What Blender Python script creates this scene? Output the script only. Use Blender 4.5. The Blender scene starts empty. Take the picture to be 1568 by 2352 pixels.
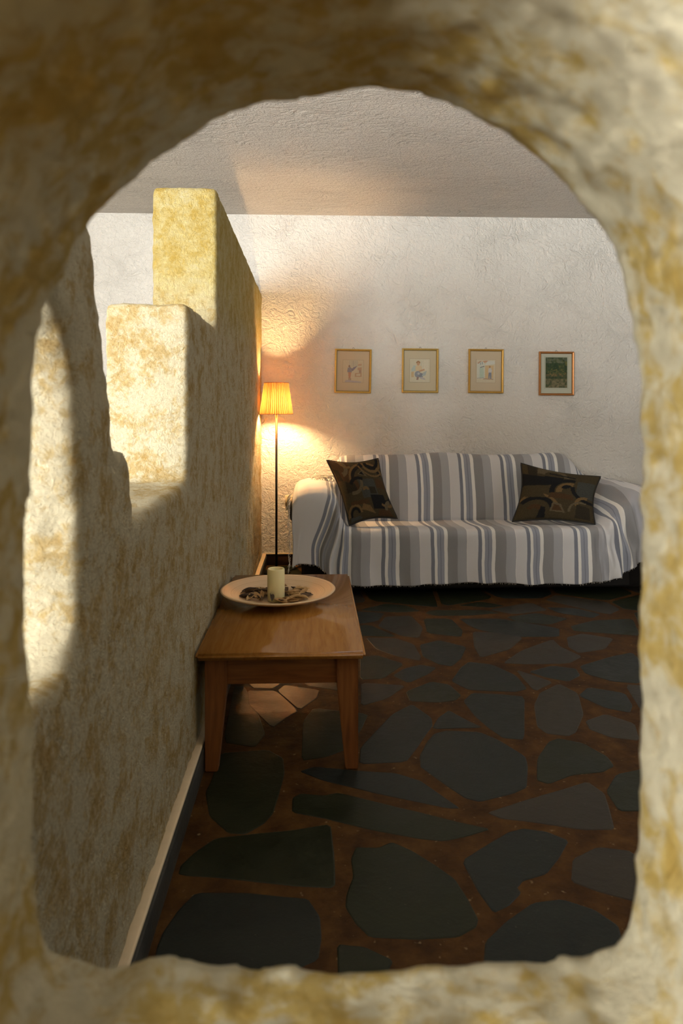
import bpy, bmesh, math, random
import numpy as np
from mathutils import Vector, Matrix, noise

# ------------------------------------------------------------------ camera, world, lights, exposure
sc = bpy.context.scene
COL = sc.collection
F, CX, HZ, EYE = 1568.0, 784.0, 941.0, 1.2          # focal length / centre / horizon in photo pixels, eye height
PSI = math.atan(62 / 1568.0)
cd = bpy.data.cameras.new('camera')
cam = bpy.data.objects.new('camera', cd); COL.objects.link(cam)
cam.location = (0, 0, EYE); cam.rotation_euler = (math.pi / 2, 0, -PSI)
cd.sensor_fit = 'VERTICAL'; cd.sensor_height = 36; cd.sensor_width = 24; cd.lens = 24
cd.shift_y = -(1176 - HZ) / 2352.0
cd.clip_start = 0.02
cd.dof.use_dof = True; cd.dof.focus_distance = 4.2; cd.dof.aperture_fstop = 5.6
sc.camera = cam
sc.view_settings.view_transform = 'Standard'; sc.view_settings.look = 'None'
sc.view_settings.gamma = 1; sc.view_settings.use_curve_mapping = False
sc.view_settings.exposure = 0.9

W = bpy.data.worlds.new('world'); sc.world = W; W.use_nodes = True
W.node_tree.nodes['Background'].inputs[0].default_value = (0.75, 0.85, 1.0, 1)
W.node_tree.nodes['Background'].inputs[1].default_value = 0.6

def area(name, loc, rot, sx, sy, power, color):
    l = bpy.data.lights.new(name, 'AREA'); l.shape = 'RECTANGLE'; l.size = sx; l.size_y = sy
    l.energy = power; l.color = color
    o = bpy.data.objects.new(name, l); COL.objects.link(o); o.location = loc; o.rotation_euler = rot
    return o
R90 = math.pi / 2
# daylight in three unseen windows (built below); the side one is added fill
area('daylight_garden_door', (-3.15, -0.15, 1.2), (0, -R90, 0), 2.1, 2.3, 285, (1.0, 0.98, 0.92))
area('daylight_rear_window', (-1.95, -3.1, 1.65), (R90, 0, 0), 1.5, 1.3, 240, (1.0, 1.0, 0.94))
area('fill_side_window', (3.35, 1.9, 1.7), (0, R90, 0), 1.1, 1.4, 6, (0.82, 0.90, 1.0))  # weak fill added to lift the sofa and partition side

# ------------------------------------------------------------------ helpers
def ray(x, y):
    c, s = math.cos(PSI), math.sin(PSI)
    a = (x - CX) / F
    return Vector((s + a * c, c - a * s, -(y - HZ) / F))
def onY(x, y, Y):
    d = ray(x, y); return Vector((0, 0, EYE)) + d * (Y / d.y)
def onZ(x, y, Z=0.0):
    d = ray(x, y); return Vector((0, 0, EYE)) + d * ((Z - EYE) / d.z)

def link(name, me, mat=None, parent=None, smooth=False):
    o = bpy.data.objects.new(name, me); COL.objects.link(o)
    if mat is not None and not me.materials: me.materials.append(mat)
    if smooth:
        me.polygons.foreach_set('use_smooth', [True] * len(me.polygons))
    if parent is not None: o.parent = parent
    return o
def mesh(name, verts, faces):
    me = bpy.data.meshes.new(name); me.from_pydata([tuple(v) for v in verts], [], faces); me.update(); return me
def bm_mesh(name, bm):
    me = bpy.data.meshes.new(name); bm.normal_update(); bm.to_mesh(me); bm.free(); return me
def tag(o, label, cat, group=None):
    o['label'] = label; o['category'] = cat
    if group: o['group'] = group
    return o
def structure(o): o['kind'] = 'structure'; return o
def empty(name, loc):
    o = bpy.data.objects.new(name, None); COL.objects.link(o); o.location = loc; o.empty_display_size = 0.05; return o

def box_bm(bm, x0, x1, y0, y1, z0, z1):
    v = [bm.verts.new(p) for p in ((x0,y0,z0),(x1,y0,z0),(x1,y1,z0),(x0,y1,z0),(x0,y0,z1),(x1,y0,z1),(x1,y1,z1),(x0,y1,z1))]
    for f in ((3,2,1,0),(4,5,6,7),(0,1,5,4),(1,2,6,5),(2,3,7,6),(3,0,4,7)):
        bm.faces.new([v[i] for i in f])
def box(name, x0, x1, y0, y1, z0, z1, mat, parent=None, bev=0.0, seg=2, smooth=True):
    bm = bmesh.new(); box_bm(bm, x0, x1, y0, y1, z0, z1)
    if bev: bmesh.ops.bevel(bm, geom=bm.edges[:], offset=bev, segments=seg, affect='EDGES', profile=0.5)
    return link(name, bm_mesh(name, bm), mat, parent, smooth=bool(bev) and smooth)
def lathe(name, prof, mat, parent=None, n=64, smooth=True):
    vs, fs = [], []
    m = len(prof)
    for i in range(n):
        a = 2 * math.pi * i / n
        for r, z in prof: vs.append((r * math.cos(a), r * math.sin(a), z))
    for i in range(n):
        j = (i + 1) % n
        for k in range(m - 1):
            fs.append((i*m+k, j*m+k, j*m+k+1, i*m+k+1))
    me = mesh(name, vs, fs)
    bm = bmesh.new(); bm.from_mesh(me); bmesh.ops.remove_doubles(bm, verts=bm.verts, dist=1e-6)
    bmesh.ops.recalc_face_normals(bm, faces=bm.faces); bm.to_mesh(me); bm.free()
    return link(name, me, mat, parent, smooth)
def tube_bm(bm, pts, r, n=8, caps=True):
    pts = [Vector(p) for p in pts]; rings = []
    for i, p in enumerate(pts):
        t = (pts[min(i+1, len(pts)-1)] - pts[max(i-1, 0)]).normalized()
        a = t.cross(Vector((0, 0, 1)) if abs(t.z) < 0.9 else Vector((1, 0, 0))).normalized(); b = t.cross(a)
        rr = r[i] if isinstance(r, (list, tuple)) else r
        rings.append([bm.verts.new(p + (a * math.cos(2*math.pi*k/n) + b * math.sin(2*math.pi*k/n)) * rr) for k in range(n)])
    for q, w in zip(rings, rings[1:]):
        for k in range(n): bm.faces.new((q[k], q[(k+1) % n], w[(k+1) % n], w[k]))
    if caps: bm.faces.new(rings[0][::-1]); bm.faces.new(rings[-1])
def tube(name, pts, r, mat, parent=None, n=8):
    bm = bmesh.new(); tube_bm(bm, pts, r, n)
    bmesh.ops.recalc_face_normals(bm, faces=bm.faces)
    return link(name, bm_mesh(name, bm), mat, parent, True)

# ------------------------------------------------------------------ materials
class NT:
    def __init__(s, name):
        s.m = bpy.data.materials.new(name); s.m.use_nodes = True
        s.t = s.m.node_tree; s.b = s.t.nodes['Principled BSDF']; s.out = s.t.nodes['Material Output']
    def n(s, typ, ins=None, **kw):
        nd = s.t.nodes.new(typ)
        for k, v in kw.items(): setattr(nd, k, v)
        for k, v in (ins or {}).items(): s.set(nd, k, v)
        return nd
    def set(s, nd, k, v):
        if isinstance(v, bpy.types.NodeSocket): s.t.links.new(v, nd.inputs[k])
        elif isinstance(v, bpy.types.Node): s.t.links.new(v.outputs[0], nd.inputs[k])
        else: nd.inputs[k].default_value = v
    def base(s, **kw):
        for k, v in kw.items(): s.set(s.b, k.replace('_', ' '), v)
    def ramp(s, fac, stops, interp='LINEAR'):
        r = s.n('ShaderNodeValToRGB', {'Fac': fac}); cr = r.color_ramp; cr.interpolation = interp
        while len(cr.elements) > 1: cr.elements.remove(cr.elements[0])
        for i, (p, c) in enumerate(stops):
            e = cr.elements[0] if i == 0 else cr.elements.new(p)
            e.position = p; e.color = (*c, 1) if len(c) == 3 else c
        return r
    def noise(s, vec, scale, detail=4, rough=0.55, dist=0.0):
        return s.n('ShaderNodeTexNoise', {'Vector': vec, 'Scale': scale, 'Detail': detail, 'Roughness': rough, 'Distortion': dist}).outputs[0]
    def obj(s, scale=(1, 1, 1)):
        tc = s.n('ShaderNodeTexCoord')
        return s.n('ShaderNodeMapping', {'Vector': tc.outputs['Object'], 'Scale': scale})
    def mix(s, fac, a, b, blend='MIX'):
        nd = s.n('ShaderNodeMix', data_type='RGBA', blend_type=blend)
        s.set(nd, 0, fac); s.set(nd, 6, a if not isinstance(a, tuple) else (*a, 1)); s.set(nd, 7, b if not isinstance(b, tuple) else (*b, 1))
        return nd.outputs[2]
    def math(s, op, a, b=0.0, c=None):
        nd = s.n('ShaderNodeMath', operation=op); s.set(nd, 0, a); s.set(nd, 1, b)
        if c is not None: s.set(nd, 2, c)
        return nd.outputs[0]
    def bump(s, h, strength=0.5, dist=0.01, normal=None):
        nd = s.n('ShaderNodeBump', {'Height': h, 'Strength': strength, 'Distance': dist})
        if normal is not None: s.set(nd, 'Normal', normal)
        return nd.outputs[0]

def simple(name, col, rough=0.6, metal=0.0, nscale=0, namp=0.12, bump=0.0):
    m = NT(name)
    if nscale:
        f = m.noise(m.obj(), nscale, 4)
        c = m.mix(f, tuple(x * (1 - namp) for x in col), tuple(min(1, x * (1 + namp)) for x in col))
        m.base(Base_Color=c)
        if bump: m.base(Normal=m.bump(f, bump, 0.005))
    else: m.base(Base_Color=(*col, 1))
    m.base(Roughness=rough, Metallic=metal)
    return m.m

def ochre_plaster(name, streak, white, tan, gold, yellow_top=False, k=1.6):
    m = NT(name)
    p = m.obj(streak)
    tc = m.obj()
    big = m.noise(p, 3.2 * k, 6, 0.6, 0.4)
    mid = m.noise(p, 14 * k, 7, 0.65, 0.6)
    fine = m.noise(tc, 70, 6, 0.7)
    a = m.math('ADD', m.math('MULTIPLY', big, 0.55), m.math('MULTIPLY', mid, 0.45))
    c = m.ramp(a, [(0.34, gold), (0.45, tan), (0.53, white), (0.75, white)]).outputs[0]
    spots = m.ramp(m.noise(p, 44, 8, 0.75, 0.3), [(0.0, (0, 0, 0)), (0.58, (0, 0, 0)), (0.72, (1, 1, 1))]).outputs[0]
    c = m.mix(m.math('MULTIPLY', spots, 0.55), c, gold)
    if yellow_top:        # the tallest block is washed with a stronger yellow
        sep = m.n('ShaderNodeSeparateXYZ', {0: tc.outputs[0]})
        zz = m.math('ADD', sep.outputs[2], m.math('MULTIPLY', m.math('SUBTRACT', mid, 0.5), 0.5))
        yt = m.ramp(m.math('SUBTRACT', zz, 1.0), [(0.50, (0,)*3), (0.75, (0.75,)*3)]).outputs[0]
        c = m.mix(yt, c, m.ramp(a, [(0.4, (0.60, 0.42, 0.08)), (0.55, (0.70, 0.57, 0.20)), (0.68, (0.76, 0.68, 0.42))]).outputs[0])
    dark = m.ramp(fine, [(0.28, (1, 1, 1)), (0.42, (0, 0, 0))]).outputs[0]
    c = m.mix(m.math('MULTIPLY', dark, 0.35), c, tuple(x * 0.6 for x in tan))
    h = m.math('ADD', m.math('MULTIPLY', m.noise(tc, 62, 8, 0.74, 0.5), 1.0), m.math('MULTIPLY', m.noise(tc, 190, 4, 0.7), 0.25))
    m.base(Base_Color=c, Roughness=0.9, Normal=m.bump(h, 1.0, 0.030))
    m.b.inputs['Specular IOR Level'].default_value = 0.2
    return m.m
M_PART = ochre_plaster('ochre_plaster', (1, 1, 1), (0.745, 0.665, 0.46), (0.63, 0.485, 0.24), (0.50, 0.31, 0.09), True, k=3.4)
M_ARCH = ochre_plaster('ochre_plaster_arch', (1, 1, 1), (0.81, 0.74, 0.53), (0.67, 0.50, 0.17), (0.56, 0.35, 0.06), k=2.8)

def white_plaster(name, col, sc1, stretch=(1, 1, 1), strength=0.8):
    m = NT(name); p = m.obj(stretch); q = m.obj()
    trowel = m.noise(p, sc1, 5, 0.6, 1.6)
    ridge = m.math('ABSOLUTE', m.math('SUBTRACT', trowel, 0.5))
    patch = m.ramp(m.noise(p, sc1 * 0.25, 3), [(0.35, (0.25,)*3), (0.65, (1,)*3)]).outputs[0]
    r2 = m.noise(q, sc1 * 4.5, 6, 0.62, 0.9)
    h = m.math('ADD', m.math('MULTIPLY', m.math('MULTIPLY', ridge, -2.2), patch), m.math('MULTIPLY', r2, 0.55))
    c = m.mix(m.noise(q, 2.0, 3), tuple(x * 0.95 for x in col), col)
    m.base(Base_Color=c, Roughness=0.85, Normal=m.bump(h, strength, 0.034))
    m.b.inputs['Specular IOR Level'].default_value = 0.25
    return m.m
M_WALL = white_plaster('white_stucco', (0.80, 0.785, 0.755), 9)
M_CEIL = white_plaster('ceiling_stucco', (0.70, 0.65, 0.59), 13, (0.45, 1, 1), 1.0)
M_OCHRE = simple('ochre_side_plaster', (0.42, 0.31, 0.14), 0.9, nscale=20, bump=0.3)  # dark tone chosen for unseen walls to cut light bounced into the arch
M_SIDE = simple('plain_plaster', (0.78, 0.74, 0.68), 0.9, nscale=20, bump=0.3)

def stone_mat(name, c1, c2, c3):
    m = NT(name); p = m.obj()
    oi = m.n('ShaderNodeObjectInfo')
    vec = m.n('ShaderNodeVectorMath', operation='ADD'); m.set(vec, 0, p); m.set(vec, 1, oi.outputs['Random'])
    f = m.noise(vec, 7, 8, 0.7, 0.4)
    c = m.ramp(f, [(0.3, c1), (0.5, c2), (0.68, c3)]).outputs[0]
    sp = m.ramp(m.noise(vec, 90, 3), [(0.7, (0,)*3), (0.78, (1,)*3)]).outputs[0]
    c = m.mix(m.math('MULTIPLY', sp, 0.35), c, (0.16, 0.13, 0.09))
    m.base(Base_Color=c, Roughness=m.ramp(f, [(0.3, (0.30,)*3), (0.7, (0.52,)*3)]).outputs[0], Specular_IOR_Level=0.2,
           Normal=m.bump(m.noise(vec, 24, 6, 0.7), 0.3, 0.006))
    return m.m
M_STONES = [stone_mat('slate_blue', (0.008, 0.0105, 0.009), (0.013, 0.016, 0.0135), (0.019, 0.0225, 0.018)),
            stone_mat('slate_green', (0.008, 0.0105, 0.0045), (0.013, 0.0155, 0.007), (0.019, 0.0215, 0.0105)),
            stone_mat('slate_brown', (0.0211, 0.0174, 0.0124), (0.031, 0.026, 0.0186), (0.0409, 0.0347, 0.026))]
def grout_mat():
    m = NT('red_grout'); p = m.obj()
    c = m.ramp(m.noise(p, 11, 6, 0.65), [(0.32, (0.028, 0.011, 0.003)), (0.52, (0.060, 0.026, 0.006)), (0.7, (0.090, 0.043, 0.010))]).outputs[0]
    sp = m.ramp(m.noise(p, 48, 2, 0.5), [(0.68, (0,)*3), (0.76, (1,)*3)]).outputs[0]
    c = m.mix(m.math('MULTIPLY', sp, 0.6), c, (0.26, 0.19, 0.10))
    m.base(Base_Color=c, Roughness=0.6, Specular_IOR_Level=0.12, Normal=m.bump(m.noise(p, 40, 5), 0.4, 0.006))
    return m.m
M_GROUT = grout_mat()
M_SKIRT = stone_mat('skirting_slate', (0.022, 0.022, 0.019), (0.036, 0.036, 0.032), (0.052, 0.050, 0.044))
M_SKIRT_B = stone_mat('skirting_brown', (0.022, 0.012, 0.008), (0.036, 0.020, 0.012), (0.050, 0.030, 0.018))
M_BEAD = simple('plaster_bead', (0.62, 0.50, 0.33), 0.8, nscale=30)
M_FRAMEWOOD = simple('window_wood', (0.30, 0.18, 0.09), 0.5, nscale=12)

def wood_mat():
    m = NT('honey_wood'); p = m.obj((1, 0.09, 1))
    g = m.noise(p, 60, 6, 0.6, 0.6)
    big = m.noise(m.obj((1, 0.25, 1)), 9, 3)
    c = m.ramp(g, [(0.3, (0.26, 0.108, 0.020)), (0.5, (0.36, 0.160, 0.032)), (0.7, (0.42, 0.20, 0.046))]).outputs[0]
    c = m.mix(m.math('MULTIPLY', big, 0.4), c, (0.28, 0.115, 0.022))
    m.base(Base_Color=c, Roughness=0.15, Normal=m.bump(g, 0.02, 0.001))
    return m.m
M_WOOD = wood_mat()
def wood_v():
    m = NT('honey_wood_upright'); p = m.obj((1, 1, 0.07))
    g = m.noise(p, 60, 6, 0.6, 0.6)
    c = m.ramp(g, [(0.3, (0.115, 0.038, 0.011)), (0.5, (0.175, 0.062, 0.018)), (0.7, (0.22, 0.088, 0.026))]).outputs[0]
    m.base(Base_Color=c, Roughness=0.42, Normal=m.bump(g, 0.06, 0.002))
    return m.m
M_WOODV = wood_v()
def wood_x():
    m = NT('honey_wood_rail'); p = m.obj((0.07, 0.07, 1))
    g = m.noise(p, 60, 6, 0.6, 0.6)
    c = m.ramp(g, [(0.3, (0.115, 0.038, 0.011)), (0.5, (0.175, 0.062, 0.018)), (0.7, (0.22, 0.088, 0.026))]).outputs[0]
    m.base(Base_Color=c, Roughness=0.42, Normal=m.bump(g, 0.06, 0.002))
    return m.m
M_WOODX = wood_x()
M_LEATHER = simple('black_upholstery', (0.012, 0.011, 0.011), 0.55, nscale=40, bump=0.2)
M_METAL_DARK = simple('dark_metal', (0.045, 0.038, 0.032), 0.35, 0.7)
M_CORD = simple('cord_black', (0.01, 0.01, 0.01), 0.5)
M_PLASTIC = simple('ivory_plastic', (0.62, 0.52, 0.36), 0.4)

# ------------------------------------------------------------------ the room shell
YB, ZC = 5.305, 2.71
XWL, XWR, YWR = -3.1, 3.3, -3.05       # far side walls and the wall behind the camera

def wall_with_holes(name, plane, at, th, a0, a1, z0, z1, holes, mat):
    """A slab in the plane X=at or Y=at (th thick, outwards), a = the other horizontal axis; rectangular holes (a0,a1,z0,z1)."""
    bm = bmesh.new()
    xs = sorted({a0, a1, *[h[0] for h in holes], *[h[1] for h in holes]})
    zs = sorted({z0, z1, *[h[2] for h in holes], *[h[3] for h in holes]})
    for xa, xb in zip(xs, xs[1:]):
        for za, zb in zip(zs, zs[1:]):
            if any(h[0] <= xa and xb <= h[1] and h[2] <= za and zb <= h[3] for h in holes): continue
            lo, hi = min(at, at + th), max(at, at + th)
            if plane == 'X': box_bm(bm, lo, hi, xa, xb, za, zb)
            else: box_bm(bm, xa, xb, lo, hi, za, zb)
    return structure(link(name, bm_mesh(name, bm), mat))
wb = wall_with_holes('wall_back', 'Y', YB, 0.2, XWL - 0.2, XWR + 0.2, -0.05, ZC + 0.1, [], M_WALL)
G1 = (-1.3, 1.0, 0.15, 2.25); G2 = (-2.7, -1.2, 1.0, 2.3); G3 = (1.2, 2.6, 1.15, 2.25)
wall_with_holes('wall_far_left', 'X', XWL, -0.2, YWR - 0.2, YB, -0.05, ZC + 0.1, [G1], M_SIDE)
wall_with_holes('wall_right', 'X', XWR, 0.2, 0.4, YB, -0.05, ZC + 0.1, [G3], M_WALL)
wall_with_holes('wall_rear', 'Y', YWR, -0.2, XWL - 0.2, XWR + 0.2, -0.05, ZC + 0.1, [G2], M_OCHRE)
wall_with_holes('wall_right_near', 'X', XWR, 0.2, YWR - 0.2, 0.4, -0.05, ZC + 0.1, [], M_OCHRE)
def window(name, plane, at, g):
    a0, a1, z0, z1 = g; bm = bmesh.new(); t = 0.06; d0, d1 = at - 0.03, at + 0.03
    bars = [(a0, a0+t, z0, z1), (a1-t, a1, z0, z1), (a0, a1, z0, z0+t), (a0, a1, z1-t, z1), ((a0+a1)/2-t/2, (a0+a1)/2+t/2, z0, z1)]
    for b in bars:
        if plane == 'X': box_bm(bm, d0, d1, *b)
        else: box_bm(bm, b[0], b[1], d0, d1, b[2], b[3])
    structure(link(name, bm_mesh(name, bm), M_FRAMEWOOD))
window('window_1', 'X', XWL - 0.01, G1); window('window_2', 'Y', YWR - 0.01, G2); window('fill_window_3', 'X', XWR + 0.01, G3)  # the last one is an added opening for the side fill
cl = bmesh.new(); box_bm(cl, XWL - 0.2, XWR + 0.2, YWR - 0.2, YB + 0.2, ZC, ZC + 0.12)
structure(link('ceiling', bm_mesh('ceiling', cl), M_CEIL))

# ---- floor: red mortar bed with slate slabs set into it
fl = bmesh.new(); box_bm(fl, XWL - 0.2, XWR + 0.2, YWR - 0.2, YB + 0.2, -0.12, -0.0016)
FLOOR = structure(link('floor', bm_mesh('floor', fl), M_GROUT))
def px(ox, oy, s, pts): return [(ox + u / s, oy + v / s) for u, v in pts]
R1 = lambda *p: px(800, 1360, 2.3059, p)
R2 = lambda *p: px(640, 1560, 1.8667, p)
R3 = lambda *p: px(300, 1700, 2.6133, p)
R4 = lambda *p: px(780, 1840, 2.24, p)
R5 = lambda *p: px(420, 1280, 3.4087, p)
TR = [
 (0, R2((610,330),(640,270),(670,235),(720,222),(860,228),(940,262),(1050,330),(1060,370),(1055,460),(1000,485),(860,520),(800,505),(740,465),(650,400),(615,375))),
 (0, R2((355,290),(490,150),(570,108),(650,165),(655,200),(620,240),(590,290),(545,350),(350,360))),
 (0, R2((660,210),(690,165),(730,135),(790,170),(870,205))),
 (0, R2((795,95),(830,60),(950,65),(1050,75),(1048,240),(1040,255),(960,248),(900,205),(850,160))),
 (1, R2((100,345),(110,180),(150,125),(380,150),(350,210),(290,295),(200,330))),
 (0, R2((95,395),(160,375),(360,395),(500,405),(600,435),(660,475),(770,550),(720,550),(600,525),(400,480),(200,435))),
 (1, R2((65,570),(65,510),(100,490),(200,500),(260,487),(480,545),(600,570),(760,610),(900,640),(800,670),(700,690),(600,680),(400,640),(200,595))),
 (1, R2((1110,430),(1115,340),(1160,270),(1200,255),(1300,275),(1400,330),(1430,370),(1380,395),(1260,405),(1160,445))),
 (2, R2((1110,200),(1100,110),(1120,60),(1200,20),(1280,60),(1300,150),(1270,225),(1240,240),(1150,230))),
 (0, R2((1290,70),(1330,35),(1480,60),(1510,110),(1500,140),(1400,120))),
 (2, R2((1320,180),(1400,150),(1520,190),(1540,260),(1420,245),(1340,215))),
 (2, R2((900,570),(1060,520),(1200,480),(1320,440),(1390,490),(1410,560),(1430,640),(1300,640),(1100,610),(960,595))),
 (1, R2((1410,480),(1450,410),(1560,385),(1580,560),(1460,560))),
 (0, R1((550,470),(600,400),(640,370),(760,385),(880,440),(940,510),(880,525),(760,520),(640,515))),
 (1, R1((310,525),(440,475),(530,490),(590,545),(560,570),(480,580),(330,575))),
 (0, R1((240,440),(300,405),(380,385),(460,400),(420,430),(320,478))),
 (2, R1((70,480),(300,495),(200,560),(70,600))),
 (1, R1((65,345),(150,335),(290,380),(180,455),(65,460))),
 (0, R1((380,280),(480,255),(620,290),(590,350),(545,390),(480,380),(400,340))),
 (2, R1((95,240),(250,245),(340,275),(380,340),(370,360),(250,335),(150,300))),
 (2, R1((160,180),(200,130),(330,125),(390,190),(370,240),(280,230))),
 (1, R1((400,140),(540,140),(600,200),(595,235),(420,215))),
 (2, R1((660,210),(780,215),(920,240),(850,300),(700,345),(670,290))),
 (0, R1((590,140),(800,140),(1110,190),(1110,235),(900,235),(700,200),(640,175))),
 (1, R1((410,110),(440,95),(720,95),(800,110),(640,122),(460,124))),
 (1, R1((60,95),(200,60),(300,70),(380,100),(250,105))),
 (1, R1((840,130),(1000,110),(1160,140),(1060,170),(900,155))),
 (2, R1((820,375),(920,310),(1080,250),(1120,290),(1230,340),(1160,375),(960,380))),
 (0, R1((960,420),(1080,390),(1200,405),(1220,440),(1160,470),(1050,450))),
 (0, R1((1230,390),(1400,340),(1500,320),(1560,380),(1540,480),(1400,470),(1260,430))),
 (2, R1((1160,240),(1240,220),(1400,245),(1350,300),(1220,320),(1170,290))),
 (1, R1((1180,180),(1300,150),(1500,140),(1540,230),(1350,215),(1200,205))),
 (0, R1((1050,80),(1200,85),(1330,115),(1290,135),(1120,110))),
 (1, R1((580,70),(700,50),(820,70),(760,80))),
 (1, R3((510,180),(540,80),(820,60),(910,110),(915,200),(885,300),(850,430),(800,490),(690,555),(590,550),(480,450),(460,310),(490,250))),
 (1, R3((240,800),(270,750),(400,670),(520,590),(760,565),(960,545),(1190,505),(1210,700),(1215,860),(1190,880),(1000,870),(840,850),(560,820),(350,810))),
 (0, R3((150,1240),(210,1150),(300,1020),(400,920),(700,925),(900,945),(1050,955),(1120,1060),(1130,1180),(1110,1310),(900,1400),(500,1440),(150,1400))),
 (1, R3((1250,1230),(1400,1250),(1560,1320),(1500,1440),(1260,1440))),
 (1, R4((65,300),(90,240),(200,245),(270,215),(370,260),(480,330),(580,400),(640,490),(700,600),(690,640),(600,690),(400,700),(160,690),(90,620),(40,540),(45,480),(80,390))),
 (0, R4((640,305),(780,220),(870,165),(940,145),(1060,160),(1170,205),(1120,290),(1050,370),(940,400),(910,440),(930,465),(870,530),(795,565),(720,460))),
 (0, R4((760,720),(870,620),(1000,530),(1140,510),(1300,560),(1420,640),(1440,720),(1300,810),(900,860),(750,830))),
 (2, R4((1210,300),(1330,240),(1500,260),(1580,400),(1560,520),(1340,460),(1200,410))),
 (2, R5((510,1045),(725,1045),(895,1200),(800,1255),(700,1330),(520,1150))),
 (2, R5((745,1045),(800,1000),(1060,1040),(1040,1100),(912,1190))),
 (1, R5((320,1010),(480,1010),(590,1250),(640,1380),(560,1480),(320,1440))),
]
rng = random.Random(7)
def stone(poly, mi, parent=FLOOR, grow=0.0):
    # one round of corner cutting, then a low bevelled prism
    pts = [Vector((p[0], p[1])) for p in poly]
    out = []
    for a, b in zip(pts, pts[1:] + pts[:1]):
        out += [a * 0.9 + b * 0.1, a * 0.1 + b * 0.9]
    cen = sum(out, Vector((0, 0))) / len(out)
    pts = [p + (p - cen).normalized() * grow for p in out]
    ar = sum(a.x * b.y - b.x * a.y for a, b in zip(pts, pts[1:] + pts[:1]))
    if ar < 0: pts.reverse()
    top = rng.uniform(-0.0006, 0.0)
    inner = []
    for i, p in enumerate(pts):
        d = (cen - p); inner.append(p + d.normalized() * min(0.004, d.length * 0.2))
    n = len(pts)
    vs = [(p.x - cen.x, p.y - cen.y, -0.012) for p in pts] + [(p.x - cen.x, p.y - cen.y, top - 0.001) for p in pts] + [(p.x - cen.x, p.y - cen.y, top) for p in inner]
    fs = [tuple(range(2*n, 3*n))]
    for k in range(2):
        for i in range(n):
            j = (i + 1) % n; fs.append((k*n+i, k*n+j, (k+1)*n+j, (k+1)*n+i))
    o = link('paving_stone', mesh('paving_stone', vs, fs), M_STONES[mi], parent)
    o.location = (cen.x, cen.y, 0)
polys = []
for mi, pp in TR:
    w = [onZ(x, y, 0) for x, y in pp]
    w = [(max(q.x, -0.346), q.y) for q in w]
    polys.append(w); stone(w, mi, grow=0.006)
def hull(pts):
    pts = sorted(set(pts))
    def half(it):
        h = []
        for p in it:
            while len(h) > 1 and (h[-1][0]-h[-2][0])*(p[1]-h[-2][1]) - (h[-1][1]-h[-2][1])*(p[0]-h[-2][0]) <= 0: h.pop()
            h.append(p)
        return h[:-1]
    return half(pts) + half(pts[::-1])
HULLS = [hull(p) for p in polys]
def clip(poly, n, d):           # keep n.p <= d
    out = []
    for a, b in zip(poly, poly[1:] + poly[:1]):
        da = n[0]*a[0] + n[1]*a[1] - d; db = n[0]*b[0] + n[1]*b[1] - d
        if da <= 0: out.append(a)
        if (da < 0) != (db < 0) and abs(da - db) > 1e-9:
            t = da / (da - db); out.append((a[0] + t*(b[0]-a[0]), a[1] + t*(b[1]-a[1])))
    return out
seeds = []
for k in range(6000):
    p = (rng.uniform(-0.33, 3.2), rng.uniform(0.62, 5.22)); sp = 0.30
    if p[1] > 4.5 and p[0] > 0.1: continue
    ok = all(math.hypot(p[0]-q[0], p[1]-q[1]) > sp for q in seeds)
    if not ok: continue
    best = 9
    for h in HULLS:
        s = -9
        for a, b in zip(h, h[1:] + h[:1]):
            e = (b[0]-a[0], b[1]-a[1]); l = math.hypot(*e) or 1
            s = max(s, (e[1]*(p[0]-a[0]) - e[0]*(p[1]-a[1])) / l)
        best = min(best, s)
    if best > 0.07: seeds.append(p)
for p in seeds:
    c = [(max(-0.355, p[0]-0.3), max(0.54, p[1]-0.3)), (min(3.27, p[0]+0.3), max(0.54, p[1]-0.3)), (min(3.27, p[0]+0.3), min(5.27, p[1]+0.3)), (max(-0.355, p[0]-0.3), min(5.27, p[1]+0.3))]
    for q in seeds:
        if q == p: continue
        n = (q[0]-p[0], q[1]-p[1]); l = math.hypot(*n)
        if l > 0.9: continue
        n = (n[0]/l, n[1]/l)
        c = clip(c, n, n[0]*(p[0]+q[0])/2 + n[1]*(p[1]+q[1])/2 - 0.014)
        if len(c) < 3: break
    for h in HULLS:
        if len(c) < 3: break
        bs, be = -9, None
        for a, b in zip(h, h[1:] + h[:1]):
            e = (b[0]-a[0], b[1]-a[1]); l = math.hypot(*e) or 1
            s = (e[1]*(p[0]-a[0]) - e[0]*(p[1]-a[1])) / l
            if s > bs: bs, be = s, (e[1]/l, -e[0]/l, (e[1]*a[0] - e[0]*a[1])/l)
        if bs < 0.9: c = clip(c, (-be[0], -be[1]), -(be[2] + 0.026))
    if len(c) >= 3:
        ar = abs(sum(a[0]*b[1]-b[0]*a[1] for a, b in zip(c, c[1:]+c[:1]))) / 2
        if ar > 0.006: stone(c, rng.choice((0, 1, 2)))

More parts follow.
